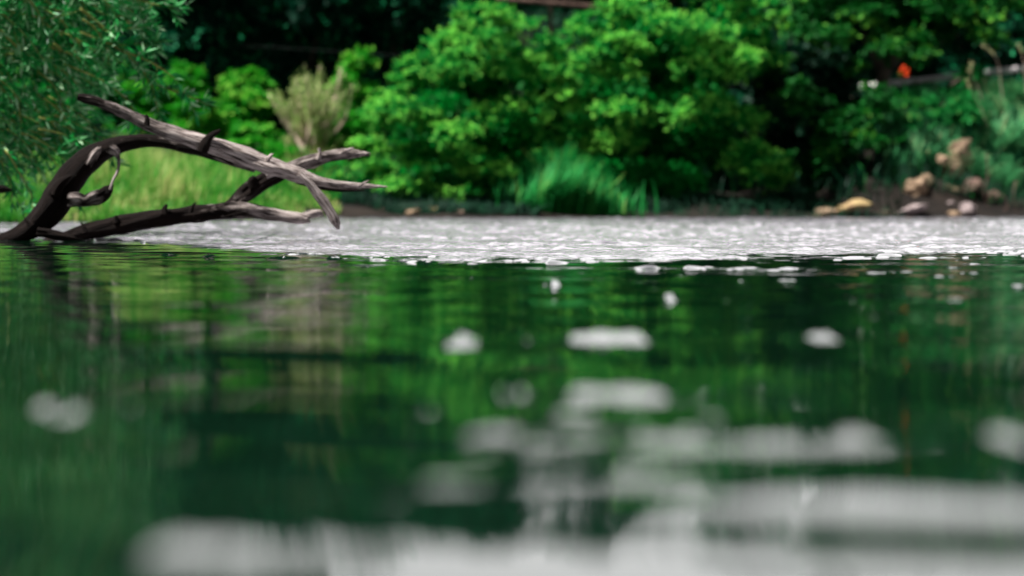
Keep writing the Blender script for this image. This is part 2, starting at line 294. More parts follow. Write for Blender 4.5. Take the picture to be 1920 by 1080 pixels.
# ------------------------------------------------------------------ tubes (wood, branches)
def catmull(P, n):
    P = np.asarray(P, float); k = len(P)
    Q = np.vstack([2 * P[0] - P[1], P, 2 * P[-1] - P[-2]])
    out = []
    for i in range(k - 1):
        p0, p1, p2, p3 = Q[i], Q[i + 1], Q[i + 2], Q[i + 3]
        t = np.linspace(0, 1, n, endpoint=False)[:, None]
        out.append(0.5 * ((2 * p1) + (-p0 + p2) * t + (2 * p0 - 5 * p1 + 4 * p2 - p3) * t ** 2 + (-p0 + 3 * p1 - 3 * p2 + p3) * t ** 3))
    out.append(P[-1][None]); return np.vstack(out)
def tube(P, R, seg=6, n=4, rough=0.0, seed=0, extra=None, jag=0.0):
    """returns verts, quads, dict of attrs; P control points, R radii; closed ends by collapsing"""
    A = np.hstack([np.asarray(P, float), np.asarray(R, float)[:, None]])
    if extra is not None: A = np.hstack([A, np.asarray(extra, float)[:, None]])
    C = catmull(A, n); pts = C[:, :3]; rad = np.maximum(C[:, 3], 0.0003)
    T = unit(np.gradient(pts, axis=0))
    up = np.array([0, 1.0, 0.05]); Nn = unit(np.cross(T, up)); Bn = np.cross(T, Nn)
    run = np.concatenate([[0], np.cumsum(np.linalg.norm(np.diff(pts, axis=0), axis=1))])
    ang = np.linspace(0, 2 * math.pi, seg, endpoint=False)
    rg = np.random.default_rng(seed)
    k = np.ones((len(pts), seg))
    if rough > 0:
        for _ in range(7):
            m = rg.integers(1, 8); f = rg.uniform(3, 22); k += 1.25 * rough * rg.uniform(.3, 1) / (1 + .25 * m) * np.sin(m * ang[None] + f * run[:, None] + rg.uniform(0, 6.28) + 1.2 * np.sin(run[:, None] * 5))
        lump = sum(np.sin(run * rg.uniform(8, 45) + rg.uniform(0, 6)) for _ in range(4)) / 4
        k *= (1 + rough * 0.9 * lump)[:, None]
        for _ in range(3):      # long cracks
            c0 = rg.uniform(0, 6.28); wv = c0 + 0.5 * np.sin(run * rg.uniform(1, 4))
            da = np.abs((ang[None] - wv[:, None] + math.pi) % (2 * math.pi) - math.pi)
            k -= rough * 1.8 * np.exp(-(da / 0.16) ** 2) * (0.5 + 0.5 * np.sin(run * rg.uniform(3, 8) + c0))[:, None]
    V = pts[:, None, :] + (np.cos(ang)[None, :, None] * Nn[:, None, :] + np.sin(ang)[None, :, None] * Bn[:, None, :]) * (rad[:, None] * k)[..., None]
    if jag > 0:                 # splintered end
        V[-1] += T[-1] * (rg.uniform(-1, 1, seg) * jag)[:, None]
    m = len(pts)
    V = V.reshape(-1, 3)
    i = np.arange(m * seg).reshape(m, seg); j = np.roll(i, -1, 1)
    Fq = np.stack([i[:-1], j[:-1], j[1:], i[1:]], -1).reshape(-1, 4)
    c0 = len(V); V = np.vstack([V, pts[0], pts[-1]])
    capA = np.stack([np.full(seg, c0), j[0], i[0], np.full(seg, c0)], -1)
    capB = np.stack([np.full(seg, c0 + 1), i[-1], j[-1], np.full(seg, c0 + 1)], -1)
    # caps as degenerate-free: use quads over pairs
    def cap(c, ring):
        q = []
        for s in range(0, seg, 2): q.append((c, ring[s], ring[(s + 1) % seg], ring[(s + 2) % seg]))
        return np.array(q)
    Fq = np.vstack([Fq, cap(c0, i[0][::-1]), cap(c0 + 1, i[-1])])
    at_ = {"run": np.concatenate([np.repeat(run, seg), [run[0], run[-1]]]),
           "gx": np.concatenate([np.tile(np.cos(ang), m) * np.repeat(rad, seg) * 18, [0, 0]]),
           "gy": np.concatenate([np.tile(np.sin(ang), m) * np.repeat(rad, seg) * 18, [0, 0]])}
    if extra is not None: at_["bleach"] = np.concatenate([np.repeat(C[:, 4], seg), [C[0, 4], C[-1, 4]]])
    return V, Fq, at_
class Acc:
    def __init__(s): s.V = []; s.F = []; s.A = {}; s.n = 0
    def add(s, V, Fq, at_=None):
        s.V.append(V); s.F.append(np.asarray(Fq) + s.n); s.n += len(V)
        if at_:
            for k, v in at_.items(): s.A.setdefault(k, []).append(v)
    def build(s, name, mat, parent=None, smooth=True, off=None):
        V = np.vstack(s.V)
        if off is not None: V = V - np.asarray(off)[None]
        return mesh(name, V, np.vstack(s.F), mat, parent, {k: np.concatenate(v) for k, v in s.A.items()}, smooth)

# ------------------------------------------------------------------ the dead fallen tree in the water
def wood(name, parent, pts, D, seed, jag=0.0, rough=0.075, seg=28):
    """pts: (px, py, radius px, bleach[, extra depth])"""
    P = [at(p[0], p[1], D + (p[4] if len(p) > 4 else 0)) for p in pts]
    R = [p[2] / F * D for p in pts]; B = [p[3] for p in pts]
    V, Fq, a = tube(P, R, seg, 22, rough, seed, B, jag)
    return mesh(name, V - np.array(parent.location)[None], Fq, M_WOOD, parent, a)
b0 = at(40, 450, 14.05); b0[2] = 0.0
dt = empty("fallen_tree", b0, "dark arching dead tree with a long bleached grey limb lying over it", "dead tree")
wood("trunk", dt, [(-30, 462, 12, .0), (15, 450, 15, .02), (50, 432, 19, .06), (78, 410, 25, .0), (100, 388, 30, .0), (118, 360, 30, .0), (138, 330, 26, .0),
                   (162, 304, 24, .02), (190, 283, 20, .05), (222, 270, 16, .1), (262, 265, 13, .12), (305, 266, 12, .2), (345, 274, 12, .2), (385, 283, 13, .3), (430, 298, 12, .4), (480, 314, 9, .5)], 13.85, 1)
wood("limb", dt, [(146, 182, 6, .2), (158, 184, 8, .15), (185, 191, 9, .35), (230, 211, 11, .45), (280, 234, 12, .5), (330, 253, 14, .65), (380, 268, 15.5, .85), (430, 283, 17, 1.),
                  (480, 301, 17, 1.), (530, 318, 16, 1.), (575, 333, 12.5, .95), (602, 341, 9, .8), (640, 347, 7, .9), (690, 349, 4.5, .9), (727, 350, 1.2, .9)], 13.72, 2, rough=0.08)
wood("branch", dt, [(560, 326, 7, .8), (578, 342, 8.5, .8), (592, 360, 9, .8), (608, 380, 9.5, .9), (621, 400, 9.5, .9), (630, 416, 8, .8), (634, 428, 3, .7)], 13.66, 3, jag=0.01)
wood("branch", dt, [(556, 338, 7, .1), (600, 350, 5.5, .2), (640, 356, 4, .1), (684, 357, 1.5, .2)], 13.78, 4)
wood("branch_stub", dt, [(378, 285, 11, .0), (384, 270, 11, .0), (391, 259, 8, .0), (402, 250, 5.5, .0), (413, 244, 2, .1)], 13.66, 5, jag=0.01)
wood("branch_stub", dt, [(128, 374, 12, .3), (146, 374, 14, .5), (160, 376, 12, .4), (176, 371, 14, .45), (192, 365, 13, .3), (203, 356, 10, .1), (209, 349, 4, .1)], 13.72, 6, jag=0.02, rough=0.17)
wood("twig", dt, [(206, 356, 2.5, .6), (212, 338, 2.2, .8), (220, 322, 3, .7), (223, 305, 2.6, .6), (221, 288, 4, .3)], 13.70, 7)
wood("branch_stub", dt, [(165, 310, 8, .3), (176, 292, 8, .5), (184, 282, 6, .6), (190, 276, 2, .6)], 13.74, 8, jag=0.01)
wood("branch_stub", dt, [(100, 365, 14, .0), (112, 346, 11, .0), (126, 334, 6, .1), (134, 330, 2, .1)], 13.74, 18)
wood("branch_stub", dt, [(205, 276, 10, .3), (216, 284, 9, .8), (220, 292, 5, .5), (222, 298, 2, .3)], 13.70, 19)
wood("branch_stub", dt, [(275, 236, 6, .2), (276, 222, 4, .1), (273, 216, 2, .1)], 13.66, 20)
wood("root", dt, [(70, 436, 9, .15), (100, 440, 9, .0), (128, 446, 8, .0), (160, 456, 6, .0)], 13.75, 21)
b1 = at(150, 450, 14.2); b1[2] = 0.0
lg = empty("driftwood_log", b1, "forked driftwood log reaching out of the water beneath the dead arching tree", "driftwood")
wood("trunk", lg, [(60, 466, 9, .0), (110, 450, 11, .0), (150, 438, 14, .0), (200, 427, 17, .0), (260, 414, 17, .08), (320, 406, 16, .1), (380, 400, 15, .15), (430, 395, 15.5, .35),
                   (475, 396, 14, .45), (520, 403, 11, .6), (555, 409, 10, 1.), (578, 411, 7, 1.)], 14.15, 9, jag=0.03, rough=0.1)
wood("branch", lg, [(415, 397, 10, .3), (436, 384, 13, .3), (458, 366, 15.5, .3), (485, 346, 16, .15), (515, 329, 15, .2), (550, 313, 12, .6), (585, 302, 12, .55), (620, 292, 10.5, .5),
                    (655, 288, 9, .6), (688, 289, 4, .7)], 14.2, 10, jag=0.03, rough=0.12)
wood("branch_stub", lg, [(640, 288, 5, .9), (655, 281, 3, .9), (663, 277, 1, .9)], 14.16, 11)
wood("branch_stub", lg, [(596, 300, 7, .6), (600, 288, 4, .7), (598, 278, 3, .6)], 14.16, 23)
wood("branch_stub", lg, [(474, 352, 8, .0), (472, 340, 8, .0), (479, 332, 5, .0)], 14.14, 12)
wood("branch_stub", lg, [(308, 402, 8, .0), (309, 391, 5, .0), (313, 383, 2, .0)], 14.1, 13)
wood("branch_stub", lg, [(218, 418, 6, .0), (217, 409, 4, .0), (219, 404, 2, .0)], 14.1, 14)
wood("branch_stub", lg, [(500, 330, 6, .9), (510, 327, 5, 1.), (520, 328, 2, 1.)], 14.02, 24)
b2 = at(560, 418, 15.5); b2[2] = 0.0
o = wood("branch_stub", lg, [(545, 412, 7, 1.), (570, 405, 7.5, 1.), (590, 400, 7, 1.), (604, 398, 5, 1.)], 14.4, 15, jag=0.01)

for i, (q, par) in enumerate([([(500, 303, 5, .9), (508, 292, 3, .8), (512, 288, 1, .8)], dt), 
                            ([(60, 424, 6, .1), (50, 414, 3, .1), (46, 408, 1, .1)], dt), ([(672, 350, 3, .6), (684, 342, 2, .6), (692, 338, .8, .6)], dt), ([(358, 398, 5, .1), (362, 386, 3, .1), (368, 380, 1, .2)], lg),
                            ([(545, 316, 5, .4), (556, 326, 3, .3), (560, 334, 1, .3)], lg), ([(160, 436, 6, .0), (156, 424, 3, .0), (152, 418, 1, .0)], lg)]):
    wood("snag", par, q, 13.64 if par is dt else 14.05, 70 + i, jag=.01, rough=.12, seg=12)
# ------------------------------------------------------------------ foliage
def leaf_quads(C, A, Nm, Ln, Wd):
    """C base points, A axis, Nm normals -> slightly folded rhombic leaves"""
    side = unit(np.cross(A, Nm)); Nm = np.cross(side, A)
    Ln = np.asarray(Ln).reshape(-1, 1); Wd = np.asarray(Wd).reshape(-1, 1)
    v0 = C; v1 = C + A * Ln * .45 + side * Wd * .5 + Nm * Wd * .12
    v2 = C + A * Ln; v3 = C + A * Ln * .45 - side * Wd * .5 + Nm * Wd * .12
    V = np.stack([v0, v1, v2, v3], 1).reshape(-1, 3)
    return V, np.arange(len(V)).reshape(-1, 4)
def rdir(r, n):
    return unit(r.normal(size=(n, 3)))
def crown_mesh(name, lobes, mat, parent, seed, clumps=120, shoots=13, leaves=9, size=0.09, crad=0.30, core=1.0, off=None, flat=0.35, tint=0.35, yfront=0.5, tipg=0.6, cores=None, ncore=9000):
    r = np.random.default_rng(seed); lobes = np.asarray(lobes, float)
    area = lobes[:, 3] * lobes[:, 5] + 0.3; area /= area.sum()
    n = int(clumps * 1.6); li = r.choice(len(lobes), n, p=area); dirs = rdir(r, n)
    dirs[:, 1] -= yfront * r.random(n); dirs[:, 2] += 0.15; dirs = unit(dirs)
    rr = r.uniform(0.72, 1.08, n)[:, None]
    C = lobes[li, :3] + dirs * lobes[li, 3:] * rr
    keep = np.ones(n, bool)
    for L_ in range(len(lobes)):
        q = np.linalg.norm((C - lobes[L_, :3]) / lobes[L_, 3:], axis=1); keep &= ~((q < 0.62) & (li != L_))
    C = C[keep][:clumps]; dirs = dirs[keep][:clumps]; n = len(C)
    ctint = r.normal(0, 0.10, n)
    csz = r.uniform(0.6, 1.35, n) * crad
    # shoots
    ns = n * shoots; ci = np.repeat(np.arange(n), shoots)
    sdv = rdir(r, ns); sdv[:, 2] *= flat; sdv = unit(sdv * 1.0 + dirs[ci] * 0.55 + np.array([0, 0, 0.22]))
    sl_ = csz[ci] * r.uniform(0.55, 1.25, ns)
    sb = C[ci] + rdir(r, ns) * csz[ci][:, None] * 0.25 * np.array([1, 1, 0.4])
    nl = ns * leaves; si = np.repeat(np.arange(ns), leaves); t = r.uniform(0.05, 1, nl)
    P = sb[si] + sdv[si] * (sl_[si] * t)[:, None] - np.array([0, 0, 1]) * (0.22 * sl_[si] * t ** 2)[:, None]
    ax = unit(sdv[si] * 0.7 + rdir(r, nl) * 0.75 - np.array([0, 0, 0.25]))
    nm = unit(np.array([-.15, 0, 1.0]) + rdir(r, nl) * 0.55 + dirs[ci][si] * 0.35)
    sz = size * r.uniform(0.6, 1.25, nl)
    tn = tint + ctint[ci][si] + r.normal(0, 0.07, nl) + tipg * (t ** 2) * (0.35 + 0.65 * r.random(n))[ci][si]  # fresh yellow-green shoot ends, also painting sunlit highlights into the tint
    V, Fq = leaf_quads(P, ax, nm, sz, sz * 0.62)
    # inner leaves on the limbs, tinted darker for shade inside the crown
    m = int(nl * 0.28 * core)
    if cores is not None:
        lobes = np.asarray(cores, float); area = lobes[:, 3] * lobes[:, 5]; area /= area.sum(); m = ncore
    li = r.choice(len(lobes), m, p=area)
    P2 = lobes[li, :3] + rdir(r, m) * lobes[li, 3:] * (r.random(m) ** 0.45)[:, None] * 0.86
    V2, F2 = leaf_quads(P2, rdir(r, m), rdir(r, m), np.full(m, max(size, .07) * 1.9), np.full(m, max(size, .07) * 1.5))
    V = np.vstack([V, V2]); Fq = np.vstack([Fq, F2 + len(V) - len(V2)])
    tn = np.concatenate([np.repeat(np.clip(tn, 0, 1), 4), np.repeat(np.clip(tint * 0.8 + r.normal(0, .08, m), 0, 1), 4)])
    V[:, 2] = np.maximum(V[:, 2], 0.03)
    if off is not None: V = V - np.asarray(off)[None]
    return mesh(name, V, Fq, mat, parent, {"tint": tn}, smooth=False)
def limbs_mesh(base, lobes, parent, seed, r0=0.06, mat=None, name="trunk", stems=1):
    r = random.Random(seed); A = Acc()
    base = np.array(base, float)
    for s in range(stems):
        bb = base + np.array([r.uniform(-.25, .25), r.uniform(-.15, .15), 0]) * (stems > 1)
        hub = bb + np.array([r.uniform(-.1, .1), 0, 0.0]); top = np.mean([l[:3] for l in lobes], axis=0)
        hub = bb * 0.6 + top * 0.4
        V, Fq, a = tube([bb - [0, 0, .25], bb * 0.7 + hub * 0.3 + [0.03, 0, 0], hub], [r0 * 1.3, r0, r0 * .8], 8, 6, 0.05, seed + s); A.add(V, Fq)
        for k, l in enumerate(lobes):
            if stems > 1 and k % stems != s: continue
            c = np.array(l[:3]); e = c + np.array([0, 0, l[5] * 0.5])
            V, Fq, a = tube([hub - (hub - bb) * .15, hub * 0.5 + c * 0.5 + [0, 0, .1], c, e], [r0 * .75, r0 * .5, r0 * .33, r0 * .1], 6, 5, 0.04, seed + k); A.add(V, Fq)
            for q in range(4):
                d = np.array([r.uniform(-1, 1) * l[3], r.uniform(-1, 1) * l[4], r.uniform(0, 1) * l[5]]) * 0.8
                V, Fq, a = tube([hub * 0.2 + c * 0.8, c + d * .5 + [0, 0, .05], c + d], [r0 * .3, r0 * .18, r0 * .06], 6, 3, 0.0, seed); A.add(V, Fq)
    return A.build(name, mat or M_BARK, parent, off=parent.location)
def lobe(px, py, D, rpx, rpy, dr=None):
    c = at(px, py, D); s = D / F
    return (c[0], c[1], c[2], rpx * s, (dr if dr is not None else rpx * s * 0.8), rpy * s)
def bush(name, label, cat, base_px, D, lobes, mat, seed, group=None, r0=0.05, stems=3, **kw):
    b = at(base_px, 400, D); b[2] = float(ground_z(b[0], b[1]))
    e = empty(name, b, label, cat, group)
    limbs_mesh(b, kw.get('cores') or lobes, e, seed, r0, stems=stems)
    crown_mesh("crown", lobes, mat, e, seed, off=b, **kw)
    return e

def shelves(L_, D, cx, cy, rx, ry, depth, seed):
    """flattened leafy tiers (px, py, rx, ry) laid over the bulging front of a crown"""
    r = random.Random(seed); out = []
    for (px, py, a, b_) in L_:
        q = min(1.0, ((px - cx) / rx) ** 2 + ((py - cy) / ry) ** 2)
        d = D - depth * math.sqrt(1 - q * .95) + r.uniform(-.3, .3)
        out.append(lobe(px, py + 4, d, a * .82, b_ * .62, dr=0.35))
    return out
# the two big bushes in the middle
B1 = [(895, 30, 55, 20), (955, 50, 50, 26), (850, 80, 50, 20), (1010, 75, 36, 28), (795, 122, 38, 20), (765, 158, 34, 18), (925, 98, 70, 22), (1000, 125, 46, 22), (860, 112, 46, 18),
      (735, 205, 36, 22), (790, 215, 48, 18), (895, 212, 68, 22), (975, 205, 44, 22), (850, 250, 52, 18), (720, 268, 40, 22), (700, 318, 40, 20), (800, 286, 56, 20), 
      (880, 300, 44, 16), (940, 322, 42, 14), (760, 345, 48, 18), (860, 366, 40, 12), (925, 375, 38, 12), (700, 368, 36, 14), (800, 380, 40, 12), (680, 388, 30, 10), (740, 392, 34, 9), (830, 390, 34, 9)]
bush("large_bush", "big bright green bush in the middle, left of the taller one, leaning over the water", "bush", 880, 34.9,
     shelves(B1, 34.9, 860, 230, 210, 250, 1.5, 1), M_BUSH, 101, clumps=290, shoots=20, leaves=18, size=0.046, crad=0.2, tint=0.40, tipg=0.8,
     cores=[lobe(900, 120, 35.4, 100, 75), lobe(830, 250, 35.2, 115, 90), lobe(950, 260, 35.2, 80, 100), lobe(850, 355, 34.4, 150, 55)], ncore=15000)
B2 = [(1125, 35, 50, 22), (1195, 15, 66, 18), (1270, 48, 58, 18), (1330, 62, 50, 18), (1385, 112, 46, 20), (1435, 95, 30, 16), (1090, 75, 34, 24), (1075, 135, 42, 26), (1165, 82, 48, 22),
      (1120, 110, 50, 16), (1040, 195, 34, 26), (1100, 185, 56, 26), (1060, 245, 42, 22), (1160, 205, 40, 12), (1240, 212, 56, 14), (1320, 196, 56, 20), (1385, 212, 38, 16), (1140, 265, 54, 16),
      (1020, 300, 32, 26), (1090, 300, 46, 22), (1400, 288, 44, 20), (1445, 320, 36, 16), (1350, -20, 70, 24), (1420, 20, 60, 22),
      (1250, -70, 110, 36), (1180, 130, 40, 14), (1300, 120, 34, 12)]
bush("tall_bush", "taller bright green bush right of centre with a pale reedy tuft at its foot", "bush", 1210, 35.4,
     shelves(B2, 35.6, 1210, 200, 260, 300, 1.7, 2), M_BUSH, 102, clumps=340, shoots=20, leaves=18, size=0.046, crad=0.2, tint=0.40, tipg=0.8,
     cores=[lobe(1200, 80, 36.0, 110, 80), lobe(1030, 180, 36.0, 60, 120), lobe(1140, 220, 35.4, 100, 110), lobe(1270, 240, 36.0, 130, 130), lobe(1350, 80, 36.2, 110, 90), lobe(1200, 350, 35.0, 150, 60), lobe(1270, -50, 36.6, 130, 60)], ncore=24000)
B3 = [(1470, 15, 60, 18), (1560, 6, 60, 24), (1618, 22, 46, 20), (1655, 52, 38, 18), (1705, 76, 36, 22), (1662, 92, 28, 18), (1722, 102, 26, 14), (1440, 118, 28, 12), (1560, 60, 30, 10), (1500, 60, 30, 10),
      (1760, 5, 46, 14), (1835, 26, 38, 14), (1885, 8, 34, 14), (1848, 62, 24, 10), (1520, -60, 80, 30), (1660, -60, 90, 34), (1820, -70, 90, 30), (1600, 120, 24, 8), (1470, 180, 20, 8)]
bush("leafy_tree", "tall tree at the right with bright leaf sprays against deep shade", "tree", 1640, 37.8,
     shelves(B3, 37.8, 1620, 60, 330, 200, 1.2, 3), M_BIG, 104, r0=0.12, stems=1, clumps=140, shoots=12, leaves=8, size=0.085, crad=0.2, tipg=0.6,
     cores=[lobe(1560, 10, 38.6, 150, 75), lobe(1700, 30, 38.6, 120, 75), lobe(1650, -80, 38.6, 200, 60), lobe(1840, -20, 38.8, 110, 70)], ncore=15000)
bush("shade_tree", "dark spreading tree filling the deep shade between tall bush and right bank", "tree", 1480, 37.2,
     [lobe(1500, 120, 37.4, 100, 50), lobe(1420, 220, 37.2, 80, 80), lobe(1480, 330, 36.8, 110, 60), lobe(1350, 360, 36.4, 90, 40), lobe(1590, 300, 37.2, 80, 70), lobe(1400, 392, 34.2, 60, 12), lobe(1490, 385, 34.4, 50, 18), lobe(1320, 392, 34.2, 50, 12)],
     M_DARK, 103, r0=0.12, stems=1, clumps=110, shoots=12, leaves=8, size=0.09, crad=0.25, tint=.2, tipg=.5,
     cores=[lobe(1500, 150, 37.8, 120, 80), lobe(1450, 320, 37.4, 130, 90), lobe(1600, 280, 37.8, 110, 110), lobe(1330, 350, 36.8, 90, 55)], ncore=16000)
B5 = [(1530, 195, 44, 18), (1490, 165, 30, 12), (1640, 178, 32, 20), (1600, 216, 46, 16), (1560, 248, 38, 12), (1655, 210, 36, 20), (1690, 196, 32, 16), (1620, 262, 30, 12), (1555, 272, 26, 10),
      (1665, 258, 28, 20), (1660, 315, 26, 16), (1640, 360, 34, 14), (1455, 300, 24, 12), (1475, 335, 24, 10)]
bush("low_bush", "low mid green bush on the right bank below the pale rail", "bush", 1600, 35.6,
     shelves(B5, 35.8, 1600, 260, 130, 130, .9, 5), M_BIG, 105, clumps=110, shoots=12, leaves=8, size=0.075, crad=0.16, tint=0.3, tipg=0.5,
     cores=[lobe(1600, 250, 36.2, 80, 55), lobe(1640, 320, 35.8, 60, 70), lobe(1560, 320, 36.0, 60, 70)], ncore=8000)
bush("bank_shrub", "small leafy shrub topping the right bank between the low bush and pale grass", "bush", 1730, 36.2,
     [lobe(1720, 200, 36.0, 44, 22), lobe(1780, 188, 36.2, 42, 16), lobe(1700, 250, 35.5, 34, 30), lobe(1816, 140, 36.6, 10, 10), lobe(1750, 240, 35.6, 34, 22), lobe(1800, 215, 35.6, 36, 24)],
     M_REED, 106, clumps=120, shoots=11, leaves=7, size=0.065, crad=0.14, tint=0.25, tipg=0.5)

# bushes behind the meadow
bush("round_bush", "rounded yellow-green bush standing behind the meadow against the dark wood", "bush", 455, 41.5,
     [lobe(462, 160, 41.5, 34, 20), lobe(430, 205, 41.2, 36, 22), lobe(485, 200, 41.0, 26, 20), lobe(400, 240, 41.0, 40, 20), lobe(470, 260, 40.6, 50, 22), lobe(520, 290, 40, 30, 16)], M_LIGHT, 111, clumps=110, size=0.085, crad=0.18, tipg=.7, cores=[lobe(450, 225, 41.8, 45, 45)], ncore=3000)
bush("left_bush", "green bush seen just above the dead tree's upper limb beside the willow leaves", "bush", 330, 41.0,
     [lobe(345, 150, 41.2, 34, 20), lobe(372, 215, 40.6, 34, 20), lobe(300, 180, 41.5, 34, 22), lobe(350, 250, 40.6, 44, 18), lobe(250, 240, 41.0, 50, 22), lobe(310, 285, 40.4, 50, 16), lobe(240, 180, 41.5, 40, 25)],
     M_LIGHT, 112, clumps=130, size=0.085, crad=0.18, tint=0.30, cores=[lobe(310, 225, 42, 90, 55)], ncore=4000)
bush("slender_bush", "narrow upright bush between the pale dry shrub and the big bush", "bush", 670, 38.0,
     [lobe(678, 125, 38.2, 22, 20), lobe(655, 165, 38.0, 28, 20), lobe(690, 185, 38, 20, 16), lobe(665, 240, 37.6, 34, 20), lobe(640, 285, 37.2, 40, 20), lobe(690, 290, 37.2, 30, 20), lobe(640, 330, 36.6, 45, 18), lobe(560, 340, 36.6, 40, 18)], M_LIGHT, 113, clumps=140, size=0.075, crad=0.15, tint=0.28, tipg=.7, cores=[lobe(665, 220, 38.6, 32, 70), lobe(620, 320, 37.6, 60, 35)], ncore=4500)
bush("shore_bush", "low dark green bush on the shore behind the driftwood tips", "bush", 620, 34.6,
     [lobe(600, 350, 34.8, 60, 35), lobe(660, 365, 34.2, 60, 32), lobe(560, 375, 34.6, 36, 25)], M_BUSH, 114, clumps=90, size=0.075, crad=0.2, tint=0.3, tipg=0.35)
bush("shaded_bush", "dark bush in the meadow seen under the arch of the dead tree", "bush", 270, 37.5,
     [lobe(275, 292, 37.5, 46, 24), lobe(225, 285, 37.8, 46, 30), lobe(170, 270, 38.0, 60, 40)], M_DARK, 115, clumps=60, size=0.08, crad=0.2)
bush("far_bush", "green bush low behind the willow branches at the left edge", "bush", 80, 41.0,
     [lobe(70, 220, 41.0, 110, 60), lobe(150, 150, 42.0, 90, 60), lobe(0, 130, 42.0, 100, 60), lobe(-100, 200, 41.0, 100, 70)], M_BUSH, 116, clumps=150, size=0.09, crad=0.26, tint=0.30)

bush("meadow_bush", "low fresh green bush in the meadow behind the crossing of limb and log branch", "bush", 500, 36.5,
     [lobe(470, 285, 36.6, 34, 16), lobe(530, 296, 36.4, 34, 16), lobe(500, 320, 36.0, 44, 14), lobe(430, 296, 36.8, 26, 12)], M_LIGHT, 117, clumps=60, size=0.06, crad=0.14, tint=0.33, tipg=.6)
bush("meadow_shrub", "small round shrub by the water seen between the log and its rising branch", "bush", 560, 34.0,
     [lobe(540, 372, 34.0, 28, 14), lobe(575, 360, 34.2, 30, 18), lobe(520, 352, 34.6, 26, 12)], M_BUSH, 118, clumps=45, size=0.055, crad=0.13, tint=0.36, tipg=.5)

# pale dry shrub with bare stems
def dry_shrub():
    D = 37.0; b = at(578, 300, D); b[2] = float(ground_z(b[0], b[1])); r = random.Random(5); rn = np.random.default_rng(5)
    e = empty("dry_shrub", b, "pale half-dead shrub with bare upright twigs growing from a brown stump", "shrub")
    bb = at(580, 284, D)
    V, Fq, a = tube([b - [0, 0, .2], (b + bb) / 2 + [0.03, 0, 0], bb, at(572, 262, D)], [.20, .17, .15, .06], 14, 8, 0.16, 3, jag=0.05)
    mesh("stump", V - b, Fq, M_STUMP, e)
    A = Acc(); tips = []
    fixed = [(505, 178, 6), (640, 128, 4.5), (625, 200, 5), (548, 165, 4), (575, 140, 4), (600, 150, 4), (535, 200, 5)]
    for k in range(46):
        if k < len(fixed): tx, ty, w = fixed[k]
        else: tx = r.gauss(588, 46); ty = r.uniform(120, 250) + abs(tx - 590) * 0.35; w = r.uniform(1.4, 3.6)
        dd = r.uniform(-.5, .5)
        p0 = bb + np.array([r.uniform(-.08, .08), r.uniform(-.08, .08), -.02]); p2 = at(tx, ty, D + dd)
        p1 = p0 * .5 + p2 * .5 + np.array([r.uniform(-.08, .08) + (p2[0] - p0[0]) * .15, 0, -.05])
        V, Fq, a = tube([p0, p1, p2], [w * .012, w * .008, w * .002], 6, 6, 0.0, k); A.add(V, Fq); tips.append((p1, p2))
    A.build("stem", M_DEADTWIG, e, off=b)
    n = 3300; ti = rn.integers(0, len(tips), n); t = rn.uniform(0.05, 1.0, n)[:, None]
    p1 = np.array([q[0] for q in tips])[ti]; p2 = np.array([q[1] for q in tips])[ti]
    P = p1 * (1 - t) + p2 * t + rn.normal(0, .035, (n, 3)); ax = unit(np.array([0, 0, .9]) + rdir(rn, n) * .6)
    V, Fq = leaf_quads(P - b, ax, rdir(rn, n), rn.uniform(.05, .13, n), rn.uniform(.016, .034, n))
    mesh("leaves", V, Fq, M_PALELEAF, e, {"tint": np.repeat(np.clip(rn.normal(.5, .2, n), 0, 1), 4)}, smooth=False)
dry_shrub()

